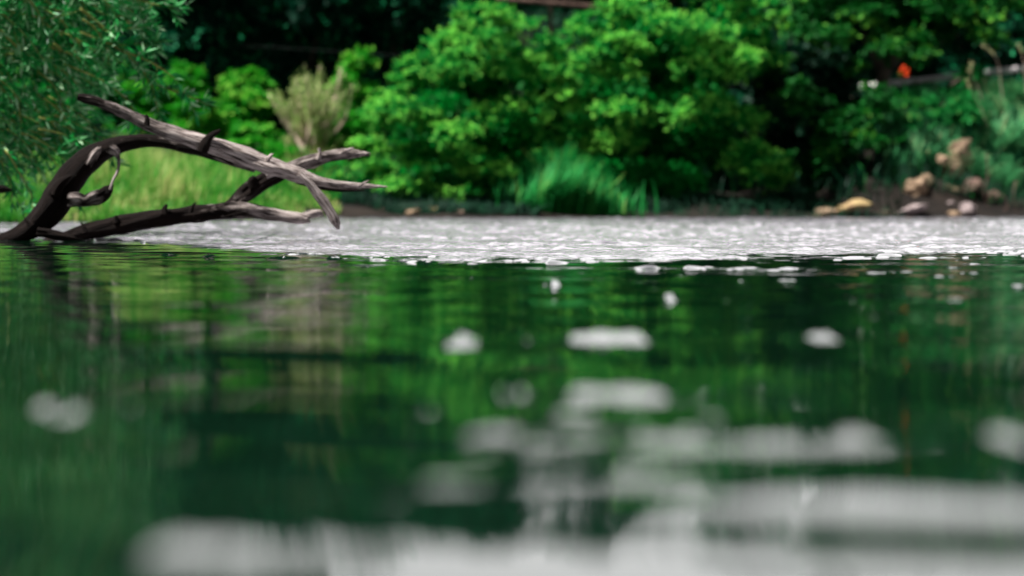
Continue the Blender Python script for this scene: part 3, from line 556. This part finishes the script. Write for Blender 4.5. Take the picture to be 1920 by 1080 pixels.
# dark wood behind everything: a few crowns, copied
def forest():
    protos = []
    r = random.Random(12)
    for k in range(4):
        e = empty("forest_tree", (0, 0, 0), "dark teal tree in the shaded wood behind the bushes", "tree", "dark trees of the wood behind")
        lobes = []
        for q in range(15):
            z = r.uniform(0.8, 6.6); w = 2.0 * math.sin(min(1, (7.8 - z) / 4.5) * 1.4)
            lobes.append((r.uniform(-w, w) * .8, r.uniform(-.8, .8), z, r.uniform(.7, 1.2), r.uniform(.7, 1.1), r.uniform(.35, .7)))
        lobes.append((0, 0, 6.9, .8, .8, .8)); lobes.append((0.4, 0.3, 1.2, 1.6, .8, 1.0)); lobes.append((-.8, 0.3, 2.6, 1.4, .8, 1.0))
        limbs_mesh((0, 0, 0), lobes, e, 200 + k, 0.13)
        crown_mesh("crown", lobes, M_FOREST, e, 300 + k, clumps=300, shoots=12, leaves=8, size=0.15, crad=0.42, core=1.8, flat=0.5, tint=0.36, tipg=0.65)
        protos.append(e)
    # (x px, distance, height in metres of the finished tree)
    spots = []
    for px in range(-420, 2500, 150):
        D = 50 + r.uniform(-2, 3)
        h = float(np.interp(px, [0, 250, 500, 850, 1200, 1700, 2000], [12.8, 12.4, 10.8, 7.6, 6.9, 7.2, 7.4])) * r.uniform(.96, 1.05)
        spots.append((px + r.uniform(-30, 30), D, h))
    for px in range(-500, 2600, 190):
        D = 57 + r.uniform(-2, 3)
        h = float(np.interp(px, [0, 250, 500, 850, 1200, 1700, 2000], [13.8, 13.4, 11.8, 8.4, 7.7, 8.0, 8.2])) * r.uniform(.96, 1.05)
        spots.append((px + r.uniform(-40, 40), D, h))
    for px, D, h in [(330, 45, 6.6), (560, 45.5, 6.4), (760, 45.5, 5.6), (1820, 44, 5.2), (1950, 43, 5.2), (1700, 45, 5.0), (2100, 43, 5.4), (150, 45, 6.6), (-60, 45, 6.6), (900, 48.2, 5.5), (1090, 48.6, 5.5), (1290, 46, 5.3), (1480, 44, 5.0), (1600, 44, 5.0)]:
        spots.append((px, D, h))
    used = [False] * 4
    for i, (px, D, h) in enumerate(spots):
        k = i % 4; c = at(px, 379, D); gz = float(ground_z(c[0], c[1]))
        if not used[k]: e = protos[k]; used[k] = True
        else:
            e = protos[k].copy(); S.collection.objects.link(e)
            for ch in protos[k].children:
                cc_ = ch.copy(); S.collection.objects.link(cc_); cc_.parent = e
        s = (h - gz * .8) / 7.9
        e.location = (c[0], c[1], gz - 0.1); e.scale = (s * r.uniform(.9, 1.15), s, s); e.rotation_euler = (0, 0, r.choice([0, r.uniform(-.5, .5)]))
forest()

# ------------------------------------------------------------------ willow
def willow():
    D = 16.2; r = random.Random(9); rn = np.random.default_rng(9)
    b = at(-330, 430, D + .6); b[2] = float(ground_z(b[0], b[1])) if ground_z(b[0], b[1]) > 0 else -0.3
    e = empty("willow_tree", b, "willow with slender silvery leaves overhanging the water from the left edge", "tree")
    tr = Acc(); hub = at(-300, 90, D + .5)
    V, Fq, a = tube([b, at(-340, 300, D + .6), at(-310, 190, D + .6), hub], [.20, .15, .12, .10], 14, 10, 0.07, 4); tr.add(V, Fq)
    main = []
    for (p, w) in [([(-300, 90), (-200, 10), (-60, -40), (90, -70)], .05), ([(-310, 190), (-220, 120), (-100, 60), (30, 30)], .045),
                   ([(-320, 260), (-230, 200), (-130, 180), (-20, 170)], .035), ([(-300, 90), (-260, -80), (-150, -220), (20, -300)], .05), ([(-330, 300), (-240, 290), (-150, 270), (-60, 260)], .03)]:
        P = [at(x, y, D + r.uniform(-.3, .3)) for x, y in p]; P[0] = at(p[0][0], p[0][1], D + .5)
        V, Fq, a = tube(P, [w, w * .8, w * .5, w * .25], 8, 6, 0.04, 3); tr.add(V, Fq)
    tr.build("trunk", M_BARK, e, off=b)
    tw = Acc(); LP = []; LA = []; LT = []
    def twig(pts, w, Dd, dens=1.0, lsz=1.0):
        P = [at(x, y, Dd + (i * 0.02)) for i, (x, y) in enumerate(pts)]
        k = len(P); R = np.linspace(w * 1.35, w * .4, k)
        V, Fq, a = tube(P, R, 6, 5, 0, 0); tw.add(V, Fq)
        C = catmull(np.array(P), 24); seglen = np.linalg.norm(np.diff(C, axis=0), axis=1).sum()
        n = int(seglen / 0.015 * dens); idx = rn.uniform(0, len(C) - 1.01, n); i0 = idx.astype(int); f = (idx - i0)[:, None]
        p = C[i0] * (1 - f) + C[i0 + 1] * f; T = unit(C[i0 + 1] - C[i0])
        ax = unit(T * .75 + rdir(rn, n) * .6 + np.array([0, 0, -.08]))
        LP.append(p); LA.append(ax); LT.append(rn.normal(.40, .26, n) + r.uniform(-.12, .12)); 
        # side sprigs
        for _ in range(int(seglen / .10 * dens)):
            i = rn.integers(0, len(C) - 2); q = C[i]; Td = unit(C[i + 1] - C[i])
            d = unit(Td * .8 + rdir(rn, 1)[0] * .8 + np.array([0, 0, -.15])); ln = rn.uniform(.06, .2)
            Q = [q, q + d * ln * .5, q + d * ln + [0, 0, -.03 * ln]]
            V, Fq, a = tube(Q, [w * .3, w * .25, w * .1], 6, 2, 0, 0); tw.add(V, Fq)
            m = int(ln / .009); tt = rn.uniform(.1, 1, m)[:, None]
            LP.append(q + d * ln * tt); LA.append(unit(d * .7 + rdir(rn, m) * .7)); LT.append(rn.normal(.45, .2, m) + .1)
    # twigs that stand out
    twig([(150, 15), (185, 45), (212, 72), (235, 98), (262, 128), (285, 152), (310, 165), (380, 190)], .009, D - .3, .8)
    twig([(285, 152), (288, 175), (295, 200), (305, 215)], .004, D - .3, 1.1)
    twig([(-40, 5), (20, 22), (60, 30), (100, 34), (150, 20)], .006, D - .3, .8)
    twig([(-30, 30), (0, 56), (28, 84), (50, 100), (75, 106)], .008, D - .4, .8)
    twig([(100, 215), (125, 225), (160, 240), (185, 252)], .005, D - .2, .8)
    twig([(200, 0), (240, 15), (262, 30), (290, 5)], .004, D, 1.)
    twig([(180, 55), (220, 58), (250, 52), (262, 55)], .004, D - .3, 1.5)
    twig([(190, 80), (225, 85), (255, 82), (275, 85)], .004, D - .3, 1.5)
    for q in [[(180, 20), (230, 34), (270, 60), (300, 95)], [(150, 60), (220, 90), (265, 130), (290, 180), (298, 225)], [(120, 120), (190, 150), (240, 190), (262, 235)], [(235, 98), (285, 118), (330, 150), (352, 185)],
              [(90, 180), (150, 215), (195, 260), (210, 300)], [(40, 250), (90, 290), (125, 335), (130, 370)], [(10, 280), (40, 330), (60, 370), (62, 400)], [(200, -20), (260, 0), (310, 12), (335, 14)], [(0, 300), (20, 345), (22, 385)]]:
        twig(q, .0045, D - .2 + r.uniform(-.3, .3), .9)
    # the curtain of branches
    for k in range(270):
        x0 = r.uniform(-230, 190); y0 = r.uniform(-170, 270)
        ang = r.gauss(0.8, .38); ln = r.uniform(80, 180)
        def edge(y): return np.interp(y, [-300, 0, 60, 100, 150, 200, 240, 290, 340, 380, 400], [330, 268, 255, 262, 250, 190, 190, 160, 125, 60, -40])
        pts = []; x, y = x0, y0; a_ = ang * .5
        for s in range(5):
            if x > edge(y) + r.uniform(-60, 30): break
            pts.append((x, y)); x += math.cos(a_) * ln / 4; y += math.sin(a_) * ln / 4; a_ += (ang * 1.6 - a_) * .25
        if len(pts) < 3 or y > 385: continue
        twig(pts, r.uniform(.003, .006), D + r.uniform(-.5, 1.2), .75)
    for k in range(150):      # the crown goes on above and left of what the photo shows
        x0 = r.uniform(-500, 200); y0 = r.uniform(-420, 0); twig([(x0, y0), (x0 + 50, y0 + 20), (x0 + 90, y0 + 60), (x0 + 110, y0 + 110)], .005, D + r.uniform(-.6, 1.4), .6)
    tw.build("branch", M_TWIG, e, off=b)
    P = np.vstack(LP); A_ = np.vstack(LA); T = np.clip(np.concatenate(LT), 0, 1); n = len(P)
    L_ = rn.uniform(.055, .12, n); nm = unit(rdir(rn, n) + np.array([-.1, -.1, .6]))
    V, Fq = leaf_quads(P - b, A_, nm, L_, L_ * rn.uniform(.17, .26, n))
    mesh("leaves", V, Fq, M_WILLOW, e, {"tint": np.repeat(T, 4)}, smooth=False)
    print("willow leaves", n)
willow()
# broken branch end poking in at the left edge
b = at(-60, 350, 15.0)
o = empty("broken_branch", at(-80, 352, 15.0), "dark broken branch end poking in beneath the willow at the left edge", "branch")
wood("wood", o, [(-90, 350, 9, 0), (-40, 352, 8, 0), (0, 355, 8, .05), (14, 356, 5, 0), (22, 357, 2, 0)], 15.0, 33, jag=.01)

# ------------------------------------------------------------------ grass
def blades(name, P, hgt, wid, lean, mat, seed, parent=None, tint=None, bend=0.35, off=None):
    r = np.random.default_rng(seed); n = len(P); az = r.uniform(0, 6.283, n)
    d = np.stack([np.cos(az), np.sin(az), np.zeros(n)], 1) + lean
    sd_ = unit(np.stack([-np.sin(az), np.cos(az), np.zeros(n)], 1)); h = np.asarray(hgt)[:, None]; w = np.asarray(wid)[:, None]
    upv = np.array([0, 0, 1.0]); b_ = bend * r.uniform(.2, 1.2, n)[:, None]
    c0 = P; c1 = P + upv * h * .5 + d * h * b_ * .25; c2 = P + upv * h * (1 - b_ * .35) + d * h * b_
    V = np.stack([c0 - sd_ * w, c0 + sd_ * w, c1 - sd_ * w * .8, c1 + sd_ * w * .8, c2 - sd_ * w * .15, c2 + sd_ * w * .15], 1).reshape(-1, 3)
    i = np.arange(n)[:, None] * 6; Fq = np.concatenate([i + [0, 1, 3, 2], i + [2, 3, 5, 4]], 0)
    tn = np.repeat(np.clip(tint if tint is not None else r.normal(.45, .18, n), 0, 1), 6)
    if off is not None: V = V - np.asarray(off)
    return mesh(name, V, Fq, mat, parent, {"tint": tn}, smooth=False)
def meadow():
    r = np.random.default_rng(77); n = 90000
    x = r.uniform(-13, -1.2, n); t = r.random(n) ** 1.3 * 14; y = bank(x) + 0.02 + t
    ok = (x > -0.30 * y - 1) & (x < -2.5 + .25 * np.sin(y * 3)) & (np.sin(x * 2.7 + 1.3 * y) + np.sin(5.1 * x - 2.3 * y + 1) > -1.55); x, y, t = x[ok], y[ok], t[ok]; n = len(x)
    z = ground_z(x, y)
    nz = np.sin(x * 2.3 + y * .4) + np.sin(x * 6.1 - y * .9 + 2) + np.sin(x * 1.7 + y * 2.9)
    h = (0.10 + 0.42 * ss(0.5, 5, t) * (0.7 + .16 * nz)) * r.uniform(.4, 1.45, n)
    tn = .48 + .24 * nz / 1.5 + r.normal(0, .22, n) + .1 * (1 - ss(0, 2, t))
    o = blades("grass", np.stack([x, y, z], 1), h, r.uniform(.006, .013, n), np.array([.1, 0, 0]), M_MEADOW, 5, tint=tn)
    tag(o, "yellow-green meadow grass along the far bank behind the dead tree", "grass", kind="stuff")
meadow()
def tuft_patch(name, label, cat, pxr, Dr, hr, mat, seed, n, tint=.4, bend=.5, zoff=0, wid=(.006, .012), kind="stuff", shape=None, lean=(0, 0, 0)):
    r = np.random.default_rng(seed); D = r.uniform(Dr[0], Dr[1], n); px = r.uniform(pxr[0], pxr[1], n) if name != 'reeds' else r.normal(1065, 46, n)
    x = (px - 960) / F * D; z = ground_z(x, D) + zoff; h = r.uniform(hr[0], hr[1], n)
    if shape is not None: h = h * shape(px)
    cl = np.sin(px * .13 + seed) * .12
    o = blades(name, np.stack([x, D, z], 1), h, r.uniform(wid[0], wid[1], n), np.array(lean), mat, seed, tint=tint + cl + r.normal(0, .17, n), bend=bend)
    tag(o, label, cat, kind=kind); return o
tuft_patch("reeds", "pale green reedy tuft at the water's edge under the tall bush", "reeds", (985, 1165), (32.6, 33.8), (.3, .95), M_REED, 8, 1500, .50, .55, wid=(.010, .026),
           shape=lambda p: 0.55 + 0.45 * np.exp(-((p - 1050) / 60.0) ** 2))
tuft_patch("pale_grass", "tall pale teal grass spilling over the top of the right bank", "grass", (1770, 2060), (35.25, 37.4), (.2, .62), M_PALEGRASS, 9, 6500, .48, .75, wid=(.008, .017),
           shape=lambda p: 0.6 + 0.5 * ss(1770, 1900, p), lean=(-.1, -.2, 0))
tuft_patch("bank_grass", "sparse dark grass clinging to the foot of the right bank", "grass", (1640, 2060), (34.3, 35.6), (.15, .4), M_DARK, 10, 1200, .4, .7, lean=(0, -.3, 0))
tuft_patch("shore_grass", "low dark plants along the shaded water line under the bushes", "plants", (640, 1700), (32.7, 34.6), (.05, .34), M_DARK, 11, 1500, .12, .8, lean=(0, -.3, 0))  # dark cover over lit soil, stands in for shade under the bushes

tuft_patch("slope_grass", "pale teal weeds covering the slope of the right bank below the rail", "weeds", (1655, 1900), (34.6, 37.0), (.2, .5), M_PALEGRASS, 19, 3600, .38, .8, lean=(0, -.25, 0))
tuft_patch("shore_shade_weeds", "dark weeds added over the muddy edge for shade under the big bush", "weeds", (640, 1010), (32.35, 33.3), (.06, .26), M_DARK, 29, 1500, .1, .9, lean=(0, -.4, 0), wid=(.008, .02))  # added dark strip painting the bush's shade along the shore
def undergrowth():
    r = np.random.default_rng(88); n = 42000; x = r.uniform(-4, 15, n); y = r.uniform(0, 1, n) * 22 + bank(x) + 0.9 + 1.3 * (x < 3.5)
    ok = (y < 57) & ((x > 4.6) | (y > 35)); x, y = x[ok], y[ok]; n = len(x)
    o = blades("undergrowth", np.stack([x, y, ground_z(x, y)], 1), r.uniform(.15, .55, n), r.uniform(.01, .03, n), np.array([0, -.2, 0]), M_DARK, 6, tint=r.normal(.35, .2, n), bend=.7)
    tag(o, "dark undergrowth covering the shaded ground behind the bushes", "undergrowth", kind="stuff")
undergrowth()
def seed_stalk(pts, D, label):
    P = [at(x, y, D) for x, y in pts]; b = P[0].copy()
    e = empty("grass_stalk", b, label, "grass stalk", "dry stalks on the right bank")
    V, Fq, a = tube([p - b for p in P], np.linspace(.007, .003, len(P)), 6, 6); mesh("stem", V, Fq, M_DEADTWIG, e)
    r = np.random.default_rng(int(pts[0][0])); n = 26; t = np.linspace(0.72, 1, n); C = catmull(np.array(P), 60); q = C[(t * (len(C) - 1)).astype(int)] - b
    V, Fq = leaf_quads(q + r.normal(0, .003, (n, 3)), unit(rdir(r, n) + [0, 0, 1]), rdir(r, n), r.uniform(.03, .07, n), r.uniform(.01, .02, n))
    mesh("seed_head", V, Fq, M_PALELEAF, e, {"tint": np.full(len(V), .8)}, smooth=False)
seed_stalk([(1842, 190), (1832, 160), (1820, 140), (1822, 118)], 35.6, "dry brown grass stalk crossing in front of the pale rail")
seed_stalk([(1880, 190), (1876, 150), (1868, 110), (1842, 85)], 35.9, "tall thin dry stalk arching left above the pale rail")
seed_stalk([(1925, 180), (1922, 140), (1918, 105), (1908, 82)], 35.7, "dry seed head standing at the upper right edge")
seed_stalk([(1852, 235), (1838, 200), (1822, 170), (1812, 150)], 35.4, "bent dry stalk hanging among the pale grass left side")

# ------------------------------------------------------------------ rocks
def rock(name, label, px, py, rx, ry, D, mat, seed, tilt=0.0, cat="rock", dy=None, depth=None, group=None):
    bm = bmesh.new(); bmesh.ops.create_icosphere(bm, subdivisions=4, radius=1)
    r = np.random.default_rng(seed); V = np.array([v.co[:] for v in bm.verts])
    k = np.ones(len(V))
    for f in (1.1, 1.9, 3.1, 5.2, 9.0):
        for _ in range(3):
            w = r.normal(size=3); w /= np.linalg.norm(w); k += 0.17 / f ** .65 * np.sin(V @ w * f * 2.1 + r.uniform(0, 6.28))
    for _ in range(22):                                  # flat broken faces
        w = unit(r.normal(size=(1, 3)))[0]; d = V @ w; c_ = r.uniform(.62, .85); k = np.where(d * k > c_, c_ / np.maximum(d, .3), k)
    s = D / F; V = V * k[:, None] * 1.22 * np.array([rx * s, (depth or (rx + ry) * .5 * s), ry * s])
    ca, sa = math.cos(tilt), math.sin(tilt); V = np.stack([V[:, 0] * ca - V[:, 2] * sa, V[:, 1], V[:, 0] * sa + V[:, 2] * ca], 1)
    for v, c in zip(bm.verts, V): v.co = c
    me = bpy.data.meshes.new(name); bm.to_mesh(me); bm.free(); me.materials.append(mat)
    o = bpy.data.objects.new(name, me); S.collection.objects.link(o); o.location = at(px, py, D)
    tag(o, label, cat, group); return o
rock("rock", "pinkish rock at the water line behind the hanging broken branch tip", 645, 403, 26, 8, 32.4, M_GREYROCK, 1)
rock("rock", "flat grey slab at the water line right of the driftwood", 695, 407, 32, 6, 32.4, M_GREYROCK, 2)
rock("rock", "rounded orange-tan rock in the shade under the big middle bush", 775, 398, 17, 8, 32.5, M_ROCK, 3)
rock("rock", "small mossy stone beside the orange-tan rock under the middle bush", 814, 394, 12, 7, 32.7, M_MOSSROCK, 4)
rock("rock", "brown stone half in shade under the right side of the middle bush", 862, 401, 17, 7, 32.5, M_STUMP, 5)
rock("rock", "small tan stone on the shore just left of the flat grey slab", 600, 392, 15, 12, 33.6, M_STUMP, 6)
rock("rock", "pointed brown stone standing on the shore right of the flat slab", 716, 399, 6, 9, 32.5, M_STUMP, 7, tilt=.5)
rock("rock", "tan boulder at the low left end of the mossy rock on the right shore", 1548, 400, 24, 11, 33.4, M_ROCK, 8)
rock("rock", "long mossy rock sloping up from the water on the right shore", 1598, 388, 42, 11, 33.6, M_MOSSROCK, 9, tilt=.22)
rock("rock", "slanting flat stone at the foot of the eroded right bank", 1712, 394, 32, 9, 33.7, M_GREYROCK, 10, tilt=.28)
rock("rock", "crumbling tan rock face above the slanting stone on the right bank", 1716, 358, 24, 22, 34.4, M_ROCK, 11)
rock("rock", "big pale tan rock high on the right bank beneath the grass", 1797, 282, 24, 19, 34.9, M_ROCK, 42, tilt=.5)
rock("rock", "pale rubble rock just below the big tan rock on the right bank", 1786, 318, 20, 26, 34.75, M_ROCK, 53, tilt=-.4)
rock("rock", "rounded grey stone at the water line under the right bank", 1815, 392, 17, 13, 33.9, M_GREYROCK, 14)
rock("rock", "low pinkish stone left of the rounded grey one under the right bank", 1788, 401, 16, 6, 33.9, M_ROCK, 15)
rock("rock", "small grey stone perched behind the low pinkish one on the right bank", 1783, 383, 10, 7, 34.2, M_GREYROCK, 16)
rock("earth_face", "pale tan eroded earth face high on the right bank behind the pale rocks", 1800, 304, 28, 40, 34.95, M_ROCK, 81, cat="earth bank", depth=.25)
rock("earth_face", "lower tan eroded earth face behind the crumbling rock on the right bank", 1720, 364, 24, 30, 34.5, M_ROCK, 82, tilt=.2, cat="earth bank", depth=.25)
rock("rock", "small dark brown stone alone on the shore right of the mossy rock", 1658, 401, 12, 8, 33.6, M_STUMP, 17)
rr_ = random.Random(4)
RUB = ["pale crumb of rubble left of the big tan rock", "tan rubble lump wedged above the crumbling rock face", "brown clod right of the crumbling rock face", "flat tan chip between the two pale rocks and the water",
       "dark clod half buried right of the pale rubble rock", "small buff stone above the slanting flat stone", "rust brown clod near the curved root", "round clod low beneath the straight root"]
for i, (px_, py_, a_, b_, m_) in enumerate([(1768, 300, 12, 10, M_ROCK), (1738, 336, 12, 12, M_ROCK), (1752, 372, 16, 12, M_STUMP), (1790, 356, 20, 9, M_ROCK), (1826, 350, 18, 18, M_STUMP), (1704, 378, 14, 8, M_ROCK), (1858, 372, 18, 14, M_STUMP), (1846, 398, 20, 8, M_STUMP)]):
    rock("rock", RUB[i], px_, py_, a_, b_, 34.5, m_, 60 + i, tilt=rr_.uniform(-.5, .5))
for i, (pts, lab) in enumerate([([(1870, 360), (1885, 372), (1890, 385), (1878, 402)], "curved pale root hanging down the right bank"),
                                ([(1850, 290), (1852, 330), (1845, 365), (1855, 395)], "thin straight root trailing down the dark right bank"),
                                ([(1905, 340), (1900, 370), (1908, 400)], "short brown root near the right edge of the bank")]):
    P = [at(x, y, 34.2) for x, y in pts]; V, Fq, a = tube([p - P[0] for p in P], np.linspace(.011, .004, len(P)), 8, 6, .1, i)
    o = mesh("root", V, Fq, M_STUMP, loc=P[0]); tag(o, lab, "root")

# ------------------------------------------------------------------ rails, cable, flower
def rail_fence(name, label, pts, thick, posts, mat, cat="rail"):
    b = at(*pts[0]); e = empty(name, b, label, cat)
    P = [at(*p) for p in pts]
    for i in range(len(P) - 1):
        a_, c = P[i], P[i + 1]; d = c - a_; L_ = np.linalg.norm(d); d /= L_; s = unit(np.cross(d, [0, 0, 1.0])); u = np.cross(s, d)
        bm = bmesh.new(); hw, hh = thick * .35, thick * .5; ring = [(-hw, -hh), (hw * .6, -hh), (hw, -hh * .4), (hw, hh * .4), (hw * .6, hh), (-hw, hh)]
        A = [bm.verts.new(a_ + s * x + u * z - b) for x, z in ring]; C = [bm.verts.new(c + s * x + u * z - b) for x, z in ring]
        for k in range(6): bm.faces.new((A[k], A[(k + 1) % 6], C[(k + 1) % 6], C[k]))
        bm.faces.new(A[::-1]); bm.faces.new(C); me = bpy.data.meshes.new("beam"); bm.to_mesh(me); bm.free(); me.materials.append(mat)
        o = bpy.data.objects.new("beam", me); S.collection.objects.link(o); o.parent = e
    for f in posts:
        k = min(int(f), len(P) - 2); q = P[k] * (1 - (f - k)) + P[k + 1] * (f - k); q = q + np.array([0, thick * .55, 0])
        gz = float(ground_z(q[0], q[1])) - .1
        V, Fq, a = tube([[q[0], q[1], gz], [q[0], q[1], (gz + q[2]) / 2], [q[0], q[1], q[2] + thick * .3]], [thick * .38] * 3, 8, 2, .02, k)
        mesh("post", V - b, Fq, M_STUMP, e)
rail_fence("rail_fence", "pale grey rail fence sloping along the top of the right bank", [(1530, 172, 41.5), (1712, 152, 39.0), (1800, 142, 38.0), (1896, 131, 37.0), (2050, 112, 35.5)], .09, [0.4, 1.5, 2.5, 3.5], M_RAIL, "fence")
rail_fence("pole_rail", "grey weathered rails above bare brown earth in the gap between the big bushes", [(930, -2, 45.5), (1000, 2, 45.5), (1110, 12, 45.5), (1250, 28, 45.5)], .085, [1.3, 2.8], M_STUMP, "fence")
P = [at(x, y, 44) for x, y in [(-500, 60), (0, 74), (400, 84), (640, 97), (1000, 125), (1500, 170)]]
V, Fq, a = tube([p - P[0] for p in P], [.005] * 6, 6, 10); tag(mesh("cable", V, Fq, M_CABLE, loc=P[0]), "thin wire strung across the dark wood above the meadow bushes", "wire")
def flower():
    D = 35.3; b = at(1697, 200, D); c = at(1694, 141, D); e = empty("red_flower", b, "bright orange-red flower standing out beside the pale rail", "flower")
    V, Fq, a = tube([b - b, (c - b) * .5 + [0.02, 0, 0], c - b], [.012, .009, .007], 6, 6); mesh("stem", V, Fq, M_REED, e, {"tint": np.full(len(V), .4)})
    def petal(nm, ang, ln, wd, mat, off=(0, 0, 0)):
        n = 9; bm = bmesh.new(); rows = []
        for i in range(n):
            t = i / (n - 1); w = wd * math.sin(math.pi * min(1, t * .93 + .05)) ** .7; z = t * ln; y = -.05 * math.sin(t * 2.2)
            rows.append([bm.verts.new((k * w, y + abs(k) * .03, z)) for k in (-1, -.5, 0, .5, 1)])
        for i in range(n - 1):
            for k in range(4): bm.faces.new((rows[i][k], rows[i][k + 1], rows[i + 1][k + 1], rows[i + 1][k]))
        bmesh.ops.solidify(bm, geom=bm.faces[:], thickness=.004)
        bmesh.ops.rotate(bm, verts=bm.verts, matrix=Matrix.Rotation(ang, 3, 'Y')); bmesh.ops.translate(bm, verts=bm.verts, vec=tuple(c - b + np.array(off)))
        me = bpy.data.meshes.new(nm); bm.to_mesh(me); bm.free(); me.materials.append(mat)
        o = bpy.data.objects.new(nm, me); S.collection.objects.link(o); o.parent = e
    petal("petal", 0.05, .15, .036, M_PETAL); petal("petal", .6, .11, .036, M_PETAL, (0.01, -.01, 0)); petal("petal", 1.1, .07, .03, M_PETAL, (0.01, -.02, -.02))
    petal("petal", -.25, .11, .03, M_PETAL, (-.01, .01, 0)); petal("bract", -.7, .10, .03, M_PETAL2, (-.01, -.01, -.03)); petal("bract", 2.9, .08, .03, M_STUMP, (-.01, 0, 0))
flower()
